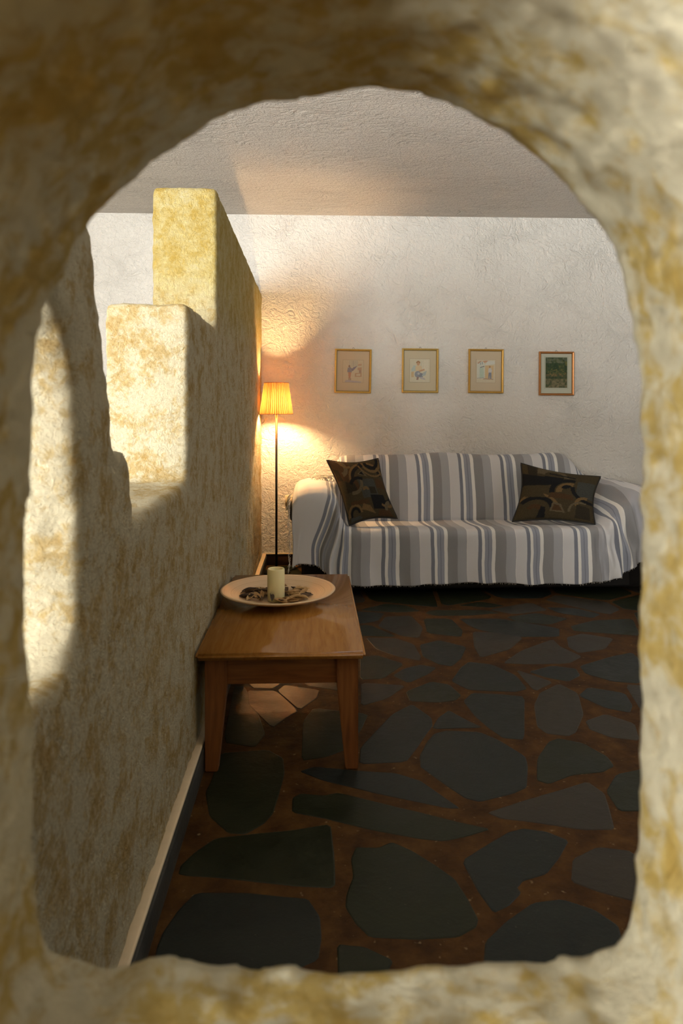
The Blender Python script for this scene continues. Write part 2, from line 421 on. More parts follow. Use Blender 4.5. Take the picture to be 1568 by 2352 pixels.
# ---- plastered sculpted walls: outline -> solid -> fine remesh -> rough surface
def poly_solid(loops, to3d, depth):
    bm = bmesh.new(); es = []
    for lp in loops:
        vs = [bm.verts.new(to3d(*p)) for p in lp]
        es += [bm.edges.new((a, b)) for a, b in zip(vs, vs[1:] + vs[:1])]
    bmesh.ops.triangle_fill(bm, use_beauty=True, use_dissolve=False, edges=es)
    ex = bmesh.ops.extrude_face_region(bm, geom=bm.faces[:])
    bmesh.ops.translate(bm, vec=depth, verts=[v for v in ex['geom'] if isinstance(v, bmesh.types.BMVert)])
    bmesh.ops.recalc_face_normals(bm, faces=bm.faces)
    return bm
def rough_wall(name, bm, voxel, smooth_it, disp, mat, warp=None):
    tmp = bpy.data.objects.new('tmp', bm_mesh('tmp', bm)); COL.objects.link(tmp)
    r = tmp.modifiers.new('r', 'REMESH'); r.mode = 'VOXEL'; r.voxel_size = voxel
    s = tmp.modifiers.new('s', 'SMOOTH'); s.iterations = smooth_it; s.factor = 0.5
    dg = bpy.context.evaluated_depsgraph_get()
    me = bpy.data.meshes.new_from_object(tmp.evaluated_get(dg))
    bpy.data.objects.remove(tmp); me.name = name
    n = len(me.vertices)
    co = np.empty(n * 3, np.float32); me.vertices.foreach_get('co', co); co = co.reshape(-1, 3)
    no = np.empty(n * 3, np.float32); me.vertices.foreach_get('normal', no); no = no.reshape(-1, 3)
    d = np.zeros(n, np.float32)
    for i in range(n):
        p = Vector(co[i].tolist()); a = 0.0
        for amp, sc_, oc in disp: a += amp * noise.fractal(p * sc_, 0.9, 2.0, oc)
        d[i] = a
    co = co + no * d[:, None]
    if warp: co = warp(co)
    me.vertices.foreach_set('co', co.astype(np.float32).ravel()); me.materials.clear(); me.materials.append(mat); me.update()
    o = link(name, me, mat, None, True)
    return structure(o)

# stepped partition on the left, seen along its length; its own arched opening lies next to the arch wall
XP = -0.394; TP = 0.262
outer = [(0.44, 0.0), (YB + 0.03, 0.0), (YB + 0.03, 2.105), (2.79, 2.105), (2.79, 1.535), (2.16, 1.535), (2.16, 0.975),
         (1.505, 0.955), (1.49, 1.09), (1.45, 1.115), (1.378, 1.115), (1.30, 1.34), (1.235, 1.52), (1.18, 1.545), (0.9, 1.60), (0.44, 1.62)]
hole = []
y0, y1, zs, zt = 0.66, 1.175, 0.775, 1.18
hole += [(y0 + 0.03, zs + 0.015), (y1 - 0.06, zs), (y1 - 0.012, zs + 0.05), (y1 + 0.004, zs + 0.09), (y1, 1.0), (y1 - 0.012, 1.1)]
for k in range(0, 13):
    a = math.pi * k / 12
    hole.append(((y0 + y1) / 2 + (y1 - y0) / 2 * 0.93 * math.cos(a), zt + 0.235 * math.sin(a)))
hole += [(y0, 1.05), (y0, 0.9)]
bmw = poly_solid([outer, hole], lambda y, z: (XP, y, z), (-TP, 0, 0))
def warp_part(co):
    co[:, 0] -= 0.016 * np.clip((co[:, 1] - 2.6) / 2.7, 0, 1)
    return co
rough_wall('wall_partition', bmw, 0.0135, 5, [(0.0042, 9, 3), (0.0030, 38, 3)], M_PART, warp_part)

# arched opening that the view looks through
ARCH = [(105,2165),(99,2100),(98,1950),(90,1780),(86,1640),(80,1520),(72,1430),(76,1330),(74,1230),(80,1120),(79,1000),(83,900),(90,790),(112,718),
 (150,640),(180,572),(207,525),(240,485),(275,452),(310,416),(345,385),(380,353),(440,326),(465,298),(500,284),(560,264),(600,246),(640,238),(740,225),
 (800,222),(850,216),(930,228),(1000,246),(1080,288),(1150,322),(1210,365),(1260,410),(1300,455),(1350,510),(1385,560),(1412,615),(1435,690),(1452,760),
 (1462,850),(1468,950),(1477,1012),(1466,1060),(1466,1130),(1470,1200),(1460,1290),(1457,1380),(1460,1440),(1456,1510),(1468,1590),(1473,1660),(1463,1740),(1467,1820),
 (1458,1900),(1452,1990),(1446,2060),(1436,2115),(1424,2146),(1384,2168),(1335,2186),(1290,2178),(1230,2188),(1170,2187),(1080,2201),(1000,2194),(930,2196),(895,2203),(862,2218),
 (810,2206),(740,2203),(650,2196),(580,2205),(510,2194),(420,2186),(350,2172),(318,2186),(270,2202),(220,2190),(160,2189),(125,2184)]
YA, TA = 0.50, 0.25
hole = [(q.x, q.z) for q in (onY(x, y, YA) for x, y in ARCH)]
outer = [(-0.66, 0.0), (1.05, 0.0), (1.05, 1.0), (1.03, 1.45), (0.9, 1.62), (0.7, 1.72), (-0.66, 1.72)]
bmw = poly_solid([outer, hole], lambda x, z: (x, YA, z), (0, -TA, 0))
rough_wall('wall_arch', bmw, 0.0072, 4, [(0.0050, 11, 3), (0.0022, 45, 3)], M_ARCH)

# skirtings
bl = structure(box('baseboard_left', -0.40, -0.366, 0.49, YB, -0.01, 0.074, M_SKIRT, None, 0.002))
structure(box('trim_1', -0.402, -0.372, 0.49, YB, 0.074, 0.088, M_BEAD, None, 0.004))
bb = structure(box('baseboard_back', -0.38, XWR, YB - 0.014, YB + 0.01, -0.01, 0.080, M_SKIRT_B, None, 0.002))
structure(box('trim_2', -0.38, XWR, YB - 0.018, YB + 0.01, 0.080, 0.090, M_BEAD, None, 0.003))

# ------------------------------------------------------------------ sofa
SOFA = empty('sofa', (1.05, 4.8, 0))
tag(SOFA, 'black upholstered three seater sofa with rolled arms under the striped throw', 'sofa')
def sub(o, root=SOFA):
    o.parent = root; o.matrix_parent_inverse = Matrix.Translation(-Vector(root.location)); return o
sub(box('base', -0.08, 2.24, 4.40, 5.20, 0.035, 0.30, M_LEATHER, None, 0.02))
sub(box('seat_cushion', 0.17, 1.08, 4.392, 4.95, 0.25, 0.386, M_LEATHER, None, 0.045, 4))
sub(box('seat_cushion', 1.09, 1.96, 4.392, 4.95, 0.25, 0.386, M_LEATHER, None, 0.045, 4))
bm = bmesh.new()
prof = [(4.935, 0.25), (4.955, 0.62), (5.01, 0.78), (5.04, 0.815), (5.10, 0.82), (5.14, 0.79), (5.16, 0.60), (5.16, 0.1), (5.0, 0.1)]
va = [bm.verts.new((0.27, y, z)) for y, z in prof]; vb = [bm.verts.new((1.80, y, z)) for y, z in prof]
for i in range(len(prof)):
    j = (i + 1) % len(prof); bm.faces.new((va[i], va[j], vb[j], vb[i]))
bm.faces.new(va); bm.faces.new(vb); bmesh.ops.recalc_face_normals(bm, faces=bm.faces)
bmesh.ops.bevel(bm, geom=[e for e in bm.edges], offset=0.012, segments=2, affect='EDGES')
sub(link('backrest', bm_mesh('backrest', bm), M_LEATHER, None, True))
def arm(mirror):
    pr = [(0.13, 0.04), (0.145, 0.30), (0.14, 0.56), (0.10, 0.635), (0.03, 0.665), (-0.06, 0.66), (-0.125, 0.63), (-0.163, 0.575), (-0.165, 0.53), (-0.145, 0.48), (-0.105, 0.455), (-0.085, 0.42), (-0.082, 0.04)]
    pr = [(x, z - 0.022 if z > 0.5 else z) for x, z in pr]
    if mirror: pr = [(2.18 - x, z) for x, z in pr]
    bm = bmesh.new()
    A = [bm.verts.new((x, 4.388, z)) for x, z in pr]; B = [bm.verts.new((x, 5.17, z)) for x, z in pr]
    n = len(pr)
    for i in range(n):
        j = (i + 1) % n; bm.faces.new((A[i], A[j], B[j], B[i]))
    f1 = bm.faces.new(A); f2 = bm.faces.new(B[::-1])
    bmesh.ops.recalc_face_normals(bm, faces=bm.faces)
    bmesh.ops.bevel(bm, geom=list(f1.edges) + list(f2.edges), offset=0.018, segments=3, affect='EDGES')
    return sub(link('arm', bm_mesh('arm', bm), M_LEATHER, None, True))
arm(False); arm(True)
for x in (-0.03, 2.19):
    for y in (4.46, 5.12): sub(box('foot', x - 0.03, x + 0.03, y - 0.03, y + 0.03, 0.0, 0.05, M_LEATHER, None, 0.006))

# ---- striped throw
def throw_mat():
    m = NT('striped_cotton')
    uv = m.n('ShaderNodeUVMap'); sep = m.n('ShaderNodeSeparateXYZ', {0: uv.outputs[0]})
    wob = m.math('MULTIPLY', m.math('SUBTRACT', m.noise(uv.outputs[0], 9, 2), 0.5), 0.006)
    f = m.math('FRACT', m.math('DIVIDE', m.math('ADD', sep.outputs[0], wob), 0.311))
    dg, md, lt, bd, bl_, wh = (0.215, 0.215, 0.226), (0.345, 0.352, 0.385), (0.61, 0.61, 0.63), (0.150, 0.168, 0.222), (0.255, 0.276, 0.340), (0.77, 0.76, 0.735)
    r = m.ramp(f, [(0.0, dg), (0.205, md), (0.40, wh), (0.41, lt), (0.63, bd), (0.705, wh), (0.765, bl_), (0.83, bd), (0.85, bl_), (0.915, wh), (0.99, dg)], 'CONSTANT')
    edge = m.math('LESS_THAN', sep.outputs[0], 3.11 - 0.716 - 0.06)          # plain pale border at the fringed end
    strip = m.mix(edge, r.outputs[0], lt)
    mp = m.n('ShaderNodeMapping', {'Vector': uv.outputs[0], 'Scale': (160, 420, 1)})
    weave = m.noise(mp, 1.0, 2)
    c = m.mix(m.math('MULTIPLY', weave, 0.3), strip, (0.48, 0.48, 0.50))
    m.base(Base_Color=c, Roughness=0.92, Normal=m.bump(weave, 0.35, 0.002))
    m.b.inputs['Specular IOR Level'].default_value = 0.15
    m.b.inputs['Sheen Weight'].default_value = 0.15
    return m.m
M_THROW = throw_mat()
def cr(pts, t):
    n = len(pts) - 1; x = min(max(t, 0), 1) * n; i = min(int(x), n - 1); f = x - i
    g = lambda k: np.array(pts[min(max(k, 0), n)], float)
    p0, p1, p2, p3 = g(i-1), g(i), g(i+1), g(i+2)
    return 0.5 * (2*p1 + (p2-p0)*f + (2*p0-5*p1+4*p2-p3)*f*f + (3*p1-p0-3*p2+p3)*f**3)
SEAT = [(5.185,0.66),(5.18,0.80),(5.10,0.862),(5.02,0.855),(4.965,0.79),(4.915,0.60),(4.893,0.43),(4.85,0.400),(4.62,0.410),(4.44,0.427),(4.365,0.405),(4.352,0.30),(4.342,0.19),(4.33,0.085)]
ARM  = [(5.205,0.46),(5.205,0.58),(5.17,0.665),(5.10,0.688),(5.02,0.690),(4.93,0.690),(4.85,0.690),(4.75,0.690),(4.58,0.688),(4.42,0.678),(4.35,0.635),(4.338,0.48),(4.332,0.35),(4.32,0.225)]
KN = [(-0.26, -0.142, 1.0, -0.055), (-0.22, -0.112, 1.0, -0.022), (-0.15, -0.045, 1.0, 0.0), (-0.05, 0.055, 1.0, -0.002), (0.005, 0.105, 0.97, -0.01), (0.12, 0.150, 0.72, 0.0), (0.26, 0.172, 0.25, 0), (0.35, 0.20, 0.03, 0), (0.42, 0.25, 0.0, 0),
      (1.96, 1.79, 0.0, 0), (2.06, 1.87, 0.05, 0), (2.15, 1.93, 0.30, 0), (2.25, 1.985, 0.66, 0), (2.33, 2.045, 0.93, 0), (2.41, 2.12, 1.0, 0.0), (2.53, 2.24, 1.0, -0.012), (2.58, 2.29, 1.0, -0.035), (2.62, 2.315, 1.0, -0.065)]
def kn(s):
    for a, b in zip(KN, KN[1:]):
        if s <= b[0]:
            f = (s - a[0]) / (b[0] - a[0]); return [a[k] + (b[k] - a[k]) * f for k in (1, 2, 3)]
    return list(KN[-1][1:])
def sm(a, b, x):
    t = min(max((x - a) / (b - a), 0), 1); return t * t * (3 - 2 * t)
NS, NV = 300, 120
S0, S1 = KN[0][0], KN[-1][0]
prof_s = [cr(SEAT, j / NV) for j in range(NV + 1)]; prof_a = [cr(ARM, j / NV) for j in range(NV + 1)]
vs, uvs, fs = [], [], []
for i in range(NS + 1):
    s = S0 + (S1 - S0) * i / NS
    X0, w, dz = kn(s)
    for j in range(NV + 1):
        t = j / NV
        ya, za = prof_a[j]; ys, zs_ = prof_s[j]
        # the throw sags diagonally between seat and right arm, and at the front falls loose
        w2 = w
        if s > 1.9: w2 = kn(s - 0.05 * sm(0.55, 0.75, t) + 0.03 * sm(0.8, 1.0, t))[1]
        y = ys + (ya - ys) * w2; z = zs_ + (za - zs_) * w2 + dz * (1 - sm(0.76, 0.9, t) * 0.6)
        hang = sm(0.74, 0.95, t)
        X = X0
        if s < 0.45:      # left arm: the stripes slant outwards as they hang
            X -= 0.10 * hang * sm(-0.26, -0.06, s) * (1 - sm(0.1, 0.42, s))
        if s > 2.0:       # right: pulled outwards as it hangs
            X += 0.05 * hang * sm(2.0, 2.25, s) * (1 - sm(2.45, 2.6, s))
        # folds
        side = sm(-0.02, 0.12, s) * (1 - sm(0.30, 0.46, s)); rs = sm(1.88, 2.1, s) * (1 - sm(2.4, 2.55, s))
        mid = sm(0.4, 0.55, s) * (1 - sm(1.85, 2.05, s))
        q = noise.noise(Vector((s * 5, t * 6, 1.3))) * 0.006 + noise.noise(Vector((s * 14, t * 9, 4.0))) * 0.0028
        fo = hang * (0.007 * math.sin(s * 17 + 1.5 * math.sin(s * 5)) + 0.004 * math.sin(s * 41)) * mid
        fo += side * sm(0.62, 0.85, t) * 0.020 * math.sin(s * 62 + t * 7)
        fo += rs * sm(0.5, 0.7, t) * (0.017 * math.sin(s * 50 - t * 24) + 0.008 * math.sin(s * 90 + t * 15))
        y -= fo + hang * q
        if rs > 0: z += 0.6 * rs * 0.012 * sm(0.45, 0.6, t) * (1 - hang) * math.sin(s * 50 - t * 24)
        z += q * (1 - hang) + 0.0
        # undulating top of the back
        tb = sm(0.06, 0.16, t) * (1 - sm(0.26, 0.4, t)) * (1 - w)
        z += tb * (0.020 * math.exp(-((X - 0.95) / 0.16) ** 2) + 0.016 * math.exp(-((X - 1.78) / 0.14) ** 2) - 0.006)
        # puffed back cushion
        y -= 0.018 * sm(0.28, 0.4, t) * (1 - sm(0.42, 0.52, t)) * math.sin(min(max((X - 0.2) / 1.6, 0), 1) * math.pi) ** 0.5 * (1 - w)
        # hem line
        z += hang * t * (0.008 * math.sin(s * 6.0 + 0.8) + 0.004 * math.sin(s * 23)) * (1 - w)
        X += 0.006 * noise.noise(Vector((s * 3, t * 7, 9.0))) * (1 + hang)
        vs.append((X, y, z)); uvs.append((s, t * 2.0))
for i in range(NS):
    for j in range(NV):
        a = i * (NV + 1) + j; fs.append((a, a + NV + 1, a + NV + 2, a + 1))
PH = 0.589 + 0.127            # cloth coordinate where a dark grey band starts
me = mesh('throw', vs, fs)
ul = me.uv_layers.new(name='UVMap'); li = np.empty(len(me.loops), np.int32); me.loops.foreach_get('vertex_index', li)
ua = np.array(uvs, np.float32); ua[:, 0] -= PH - 0.311 * 10
ul.data.foreach_set('uv', ua[li].ravel())
THROW = empty('throw_blanket', (1.05, 4.8, 0))
tag(THROW, 'grey blue and white striped cotton throw draped over the whole sofa', 'throw')
cl = sub(link('cloth', me, M_THROW, None, True), THROW)
so = cl.modifiers.new('thick', 'SOLIDIFY'); so.thickness = 0.004; so.offset = 0.0
# knotted fringe on the left edge of the throw and along the hem
M_FRINGE = simple('fringe_cotton', (0.62, 0.58, 0.52), 0.9)
bm = bmesh.new(); rf = random.Random(3)
for j in range(70, NV + 1):
    if j < 84 and rf.random() < 0.45: continue
    p = Vector(vs[j]) + Vector((-0.016, 0, 0.002)); d = rf.uniform(0.03, 0.062)
    front = j > 92
    wv = rf.uniform(-0.012, 0.012)
    out = -0.014 if not front else rf.uniform(-0.012, 0.002)
    pts = [p + Vector((0.002, -0.002, 0))]
    for k in range(1, 5):
        f = k / 4
        pts.append(p + Vector((out * math.sin(f * 2.2) + wv * f * f, -0.004 - 0.004 * math.sin(f * 5 + j), -d * f)))
    tube_bm(bm, pts, [0.0018, 0.0018, 0.0028, 0.0018, 0.0012], 5)
k0 = NS + 1
fr = sub(link('fringe', bm_mesh('fringe', bm), M_FRINGE, None, True), THROW); fr['kind'] = 'stuff'
bm = bmesh.new()
for i in range(0, NS + 1, 1):
    if rf.random() < 0.35: continue
    p = Vector(vs[i * (NV + 1) + NV]); d = rf.uniform(0.003, 0.011)
    tube_bm(bm, [p + Vector((0, 0, 0.003)), p + Vector((rf.uniform(-0.003, 0.003), -0.001, -d))], 0.0013, 4)
fr = sub(link('hem_threads', bm_mesh('hem_threads', bm), M_FRINGE, None, True), THROW); fr['kind'] = 'stuff'

bm = bmesh.new()          # loose knotted threads where the throw is tucked between arm and back
for k in range(14):
    x = 0.015 + 0.008 * k + rf.uniform(-0.01, 0.01); y = 4.985 + rf.uniform(-0.03, 0.02); r_ = rf.uniform(0.016, 0.036)
    pts = [(x + r_ * 1.4 * math.cos(a), y + 0.01 * math.sin(3 * a), 0.688 + r_ * math.sin(a)) for a in [q * math.pi / 7 for q in range(8)]]
    tube_bm(bm, pts, [0.002, 0.0028, 0.0035, 0.004, 0.0035, 0.003, 0.0026, 0.0018], 5)
fr = sub(link('loose_threads', bm_mesh('loose_threads', bm), M_FRINGE, None, True), THROW); fr['kind'] = 'stuff'

# ------------------------------------------------------------------ cushions with an abstract woven pattern
def vcol_mat(name, rough, bumpamt=0.3, nscale=300, spec=0.2):
    m = NT(name)
    a = m.n('ShaderNodeAttribute', attribute_name='Col')
    f = m.noise(m.obj(), nscale, 2)
    c = m.mix(m.math('MULTIPLY', f, 0.5), a.outputs['Color'], (0, 0, 0), 'MIX') if bumpamt else a.outputs['Color']
    m.base(Base_Color=c, Roughness=rough)
    if bumpamt: m.base(Normal=m.bump(f, bumpamt, 0.002))
    m.b.inputs['Specular IOR Level'].default_value = spec
    return m.m
M_CUSH = vcol_mat('cushion_tapestry', 0.9)
M_PIPE = simple('cushion_piping', (0.014, 0.013, 0.012), 0.8)
def inpoly(x, y, P):
    r = np.zeros(x.shape, bool)
    for (x0, y0_), (x1, y1_) in zip(P, P[1:] + P[:1]):
        if y0_ == y1_: continue
        c = ((y0_ > y) != (y1_ > y)) & (x < (x1 - x0) * (y - y0_) / (y1_ - y0_) + x0); r ^= c
    return r
def paint(N, M_, bg, ops, seed=0, grain=0.0):
    x, y = np.meshgrid((np.arange(N) + 0.5) / N, (np.arange(M_) + 0.5) / M_, indexing='ij')
    im = np.ones((N, M_, 3)) * np.array(bg)
    for op in ops:
        if op[0] == 'poly': mk = inpoly(x, y, op[1]); c = op[2]
        elif op[0] == 'ring':
            _, cx, cy, r0, r1, a0, a1, c = op
            r = np.hypot(x - cx, y - cy); a = np.degrees(np.arctan2(y - cy, x - cx)) % 360
            da = (a - a0) % 360; mk = (r >= r0) & (r <= r1) & (da <= (a1 - a0))
        elif op[0] == 'ell':
            _, cx, cy, rx, ry, c = op; mk = ((x - cx) / rx) ** 2 + ((y - cy) / ry) ** 2 <= 1
        elif op[0] == 'blobs':
            _, x0, x1, y0_, y1_, n, r, cols = op; q = random.Random(seed + n)
            for k in range(n):
                cx, cy = q.uniform(x0, x1), q.uniform(y0_, y1_); rr = r * q.uniform(0.5, 1.3)
                mk = ((x - cx) / rr) ** 2 + ((y - cy) / (rr * q.uniform(0.4, 1))) ** 2 <= 1
                mk &= (x > x0) & (x < x1) & (y > y0_) & (y < y1_)
                im[mk] = im[mk] * 0.35 + np.array(q.choice(cols)) * 0.65
            continue
        im[mk] = c
    if grain:
        g = np.random.default_rng(seed).normal(0, grain, (N, M_, 1)); im = np.clip(im * (1 + g), 0, 1)
    return im
def set_cols(me, cols):
    at = me.color_attributes.new('Col', 'FLOAT_COLOR', 'POINT')
    a = np.ones((len(me.vertices), 4), np.float32); a[:, :3] = cols; at.data.foreach_set('color', a.ravel())
OL, GO, CH, GB, RU, TA_, DK = (0.060, 0.045, 0.022), (0.17, 0.105, 0.042), (0.010, 0.010, 0.011), (0.058, 0.060, 0.052), (0.075, 0.038, 0.016), (0.125, 0.098, 0.058), (0.030, 0.023, 0.014)
PAT_A = [('poly', [(0,0.62),(0.35,0.62),(0.35,1),(0,1)], RU), ('poly', [(0.4,0.3),(0.75,0.3),(0.75,0.62),(0.4,0.62)], GB), ('poly', [(0.1,0.3),(0.35,0.28),(0.36,0.48),(0.12,0.5)], OL),
 ('ring', 0.12, 0.86, 0.10, 0.17, -80, 80, TA_), ('ring', 0.62, 0.55, 0.30, 0.36, 20, 170, CH), ('ring', 0.62, 0.55, 0.36, 0.40, 20, 170, GO),
 ('ring', 0.80, 0.95, 0.10, 0.16, 180, 380, CH), ('ring', 0.80, 0.95, 0.17, 0.22, 180, 380, GO), ('ring', 0.80, 0.95, 0.27, 0.30, 190, 330, GO), ('ring', 0.36, 0.62, 0.02, 0.20, 180, 275, RU), ('ring', 0.26, 0.60, 0.17, 0.225, 250, 380, TA_),
 ('poly', [(0.43,0.72),(0.62,0.66),(0.56,0.80)], TA_), ('poly', [(0.47,0.73),(0.57,0.69),(0.54,0.77)], CH), ('poly', [(0.56,0.12),(0.86,0.12),(0.86,0.34),(0.56,0.34)], CH), ('poly', [(0.1,0.42),(0.32,0.44),(0.30,0.56),(0.13,0.60)], DK),
 ('ring', 0.86, 0.38, 0.12, 0.19, 240, 370, CH), ('ring', 0.86, 0.38, 0.20, 0.24, 240, 380, GO), ('ring', 0.17, 0.10, 0.06, 0.10, 0, 200, CH), ('ring', 0.17, 0.10, 0.11, 0.15, 0, 190, GO), ('poly', [(0.30,0.14),(0.58,0.05),(0.50,0.17),(0.36,0.22)], GO),
 ('poly', [(0.62,0.02),(0.92,0.02),(0.88,0.12),(0.66,0.10)], RU), ('poly', [(0.12,0.24),(0.5,0.20),(0.5,0.27),(0.12,0.29)], RU), ('ring', 0.40, 0.45, 0.17, 0.23, 60, 150, CH), ('poly', [(0.5,0.9),(0.62,0.86),(0.58,0.97)], CH), ('ring', 0.30, 0.98, 0.10, 0.14, 180, 300, GO), ('poly', [(0.02,0.64),(0.10,0.62),(0.10,0.80),(0.02,0.84)], DK), ('poly', [(0.76,0.46),(0.96,0.44),(0.96,0.60),(0.78,0.62)], RU), ('poly', [(0.58,0.36),(0.72,0.36),(0.72,0.48),(0.58,0.48)], DK), ('ring', 0.50, 0.42, 0.02, 0.07, 0, 180, GO), ('ring', 0.95, 0.10, 0.10, 0.16, 90, 180, TA_), ('poly', [(0.05,0.02),(0.30,0.02),(0.26,0.06),(0.06,0.07)], GB), ('poly', [(0.36,0.96),(0.52,0.93),(0.48,0.98)], DK)]
PAT_B = [('poly', [(0,0.58),(0.36,0.60),(0.30,0.78),(0,0.80)], CH), ('ring', 0.30, 0.86, 0.00, 0.26, 270, 360, CH), ('poly', [(0.08,0.78),(0.2,0.78),(0.2,1),(0.08,1)], DK), ('poly', [(0.2,0.84),(0.62,0.80),(0.55,0.95),(0.22,0.97)], TA_), ('ring', 0.42, 0.80, 0.00, 0.13, 0, 180, OL),
 ('poly', [(0.36,0.86),(0.70,0.82),(0.70,0.85),(0.36,0.89)], CH), ('ring', 0.66, 0.50, 0.22, 0.29, 80, 190, CH), ('ring', 0.66, 0.50, 0.12, 0.20, 80, 190, GO), ('ring', 0.62, 0.56, 0.02, 0.09, 60, 180, CH), ('poly', [(0.74,0.45),(0.98,0.42),(0.98,0.78),(0.74,0.76)], GB),
 ('ring', 0.95, 0.62, 0.24, 0.30, 180, 280, CH), ('ring', 0.88, 0.30, 0.10, 0.15, 80, 200, GO), ('ring', 0.22, 0.12, 0.20, 0.27, 10, 140, CH), ('ring', 0.22, 0.12, 0.28, 0.32, 10, 160, GO), ('ring', 0.22, 0.12, 0.05, 0.12, 20, 150, RU), ('poly', [(0.42,0.12),(0.62,0.10),(0.55,0.25),(0.44,0.28)], TA_),
 ('poly', [(0.45,0.14),(0.58,0.13),(0.53,0.22),(0.46,0.24)], RU), ('poly', [(0.74,0.04),(0.94,0.04),(0.94,0.26),(0.76,0.28)], DK), ('ring', 0.83, 0.16, 0.15, 0.18, 70, 190, TA_), ('poly', [(0.36,0.36),(0.72,0.34),(0.68,0.44),(0.40,0.46)], RU), ('poly', [(0.06,0.38),(0.34,0.36),(0.28,0.46),(0.10,0.5)], OL), ('poly', [(0.28,0.02),(0.38,0.02),(0.36,0.18),(0.30,0.2)], CH)]
def cushion(label, corners, thick, pat, seed):
    """corners: bottom-left, bottom-right, top-right, top-left in the room."""
    N = 110; bl_, br, tr, tl = [Vector(c) for c in corners]
    cen = (bl_ + br + tr + tl) / 4
    nrm = ((br - bl_) + (tr - tl)).cross((tl - bl_) + (tr - br)).normalized()      # towards the camera
    if nrm.y > 0: nrm = -nrm
    img = paint(N + 1, N + 1, OL, pat, seed, 0.10)
    lift = 0.018; bl_.z += lift; br.z += lift; tr.z += lift * 0.5; tl.z += lift * 0.5
    root = empty('cushion', (cen.x, cen.y, min(bl_.z, br.z))); tag(root, label, 'cushion', None)
    off = Vector(root.location)
    def pt(a, b, side):
        k = 0.12                              # sides drawn in between the corners
        aa = 0.5 + (a - 0.5) * (1 - k * math.sin(math.pi * b)); bb_ = 0.5 + (b - 0.5) * (1 - k * math.sin(math.pi * a))
        p = bl_ * (1-aa) * (1-bb_) + br * aa * (1-bb_) + tr * aa * bb_ + tl * (1-aa) * bb_
        h = (max(0.0, math.sin(math.pi * a) * math.sin(math.pi * b))) ** 0.45
        h *= 1 + 0.10 * noise.noise(Vector((a * 3 + seed, b * 3, side))) + 0.03 * noise.noise(Vector((a * 9, b * 9 + seed, side)))
        return p + nrm * (side * thick * 0.5 * h) - off
    vs, fs, cols = [], [], []
    for side in (1, -1):
        o0 = len(vs)
        for i in range(N + 1):
            for j in range(N + 1):
                vs.append(pt(i / N, j / N, side)); cols.append(img[i, j] if side > 0 else (0.03, 0.026, 0.02))
        for i in range(N):
            for j in range(N):
                a = o0 + i * (N + 1) + j; q = (a, a + N + 1, a + N + 2, a + 1); fs.append(q if side > 0 else q[::-1])
    me = mesh('cover', vs, fs); set_cols(me, np.array(cols))
    bm = bmesh.new(); bm.from_mesh(me); bmesh.ops.remove_doubles(bm, verts=bm.verts, dist=1e-5); bmesh.ops.recalc_face_normals(bm, faces=bm.faces); bm.to_mesh(me); bm.free()
    link('cover', me, M_CUSH, root, True)
    ring = [pt(i / 30, 0, 0) for i in range(30)] + [pt(1, i / 30, 0) for i in range(30)] + [pt(1 - i / 30, 1, 0) for i in range(30)] + [pt(0, 1 - i / 30, 0) for i in range(30)]
    tube('piping', ring + ring[:2], 0.0055, M_PIPE, root, 6)
    return root
cushion('dark brown abstract patterned cushion leaning against the arm next to the lamp',
        [onY(802,1213,4.49), onY(912,1197,4.58), onY(868,1056,4.78), onY(750,1060,4.74)], 0.14, PAT_A, 2)
cushion('dark brown abstract patterned cushion tilted sideways at the sofa end below the landscape picture',
        [onY(1176,1204,4.57), onY(1366,1210,4.47), onY(1379,1098,4.70), onY(1196,1067,4.80)], 0.14, PAT_B, 5)

# ------------------------------------------------------------------ low wooden table
TZ = 0.405; TX0, TX1, TY0, TY1 = -0.389, 0.168, 2.238, 3.306
TABLE = empty('coffee_table', ((TX0 + TX1) / 2, (TY0 + TY1) / 2, 0))
tag(TABLE, 'low honey brown wooden coffee table with tapered legs standing against the plaster partition', 'table')
bm = bmesh.new(); box_bm(bm, TX0, TX1, TY0, TY1, TZ - 0.026, TZ)
bmesh.ops.bevel(bm, geom=bm.edges[:], offset=0.009, segments=3, affect='EDGES')
sub(link('table_top', bm_mesh('table_top', bm), M_WOOD, None, True), TABLE)
LX0, LX1, LY0, LY1 = -0.363, 0.146, 2.275, 3.27
for sx, x in ((1, LX0), (-1, LX1)):
    for sy, y in ((1, LY0), (-1, LY1)):
        bm = bmesh.new(); rows = []
        for z, w in ((0.0, 0.043), (0.285, 0.072), (TZ - 0.027, 0.072)):
            rows.append([bm.verts.new(p) for p in ((x, y, z), (x + sx*w, y, z), (x + sx*w, y + sy*w, z), (x, y + sy*w, z))])
        for a, b in zip(rows, rows[1:]):
            for k in range(4): bm.faces.new((a[k], a[(k+1) % 4], b[(k+1) % 4], b[k]))
        bm.faces.new(rows[0]); bm.faces.new(rows[-1]); bmesh.ops.recalc_face_normals(bm, faces=bm.faces)
        bmesh.ops.bevel(bm, geom=bm.edges[:], offset=0.003, segments=2, affect='EDGES')
        sub(link('leg', bm_mesh('leg', bm), M_WOODV), TABLE)
sub(box('apron', LX0 + 0.07, LX1 - 0.07, LY0 + 0.012, LY0 + 0.032, 0.285, TZ - 0.024, M_WOODX, None, 0.002), TABLE)
sub(box('apron', LX0 + 0.07, LX1 - 0.07, LY1 - 0.032, LY1 - 0.012, 0.285, TZ - 0.024, M_WOODX, None, 0.002), TABLE)
sub(box('apron', LX0 + 0.012, LX0 + 0.032, LY0 + 0.07, LY1 - 0.07, 0.285, TZ - 0.024, M_WOODX, None, 0.002), TABLE)
sub(box('apron', LX1 - 0.032, LX1 - 0.012, LY0 + 0.07, LY1 - 0.07, 0.285, TZ - 0.024, M_WOODX, None, 0.002), TABLE)

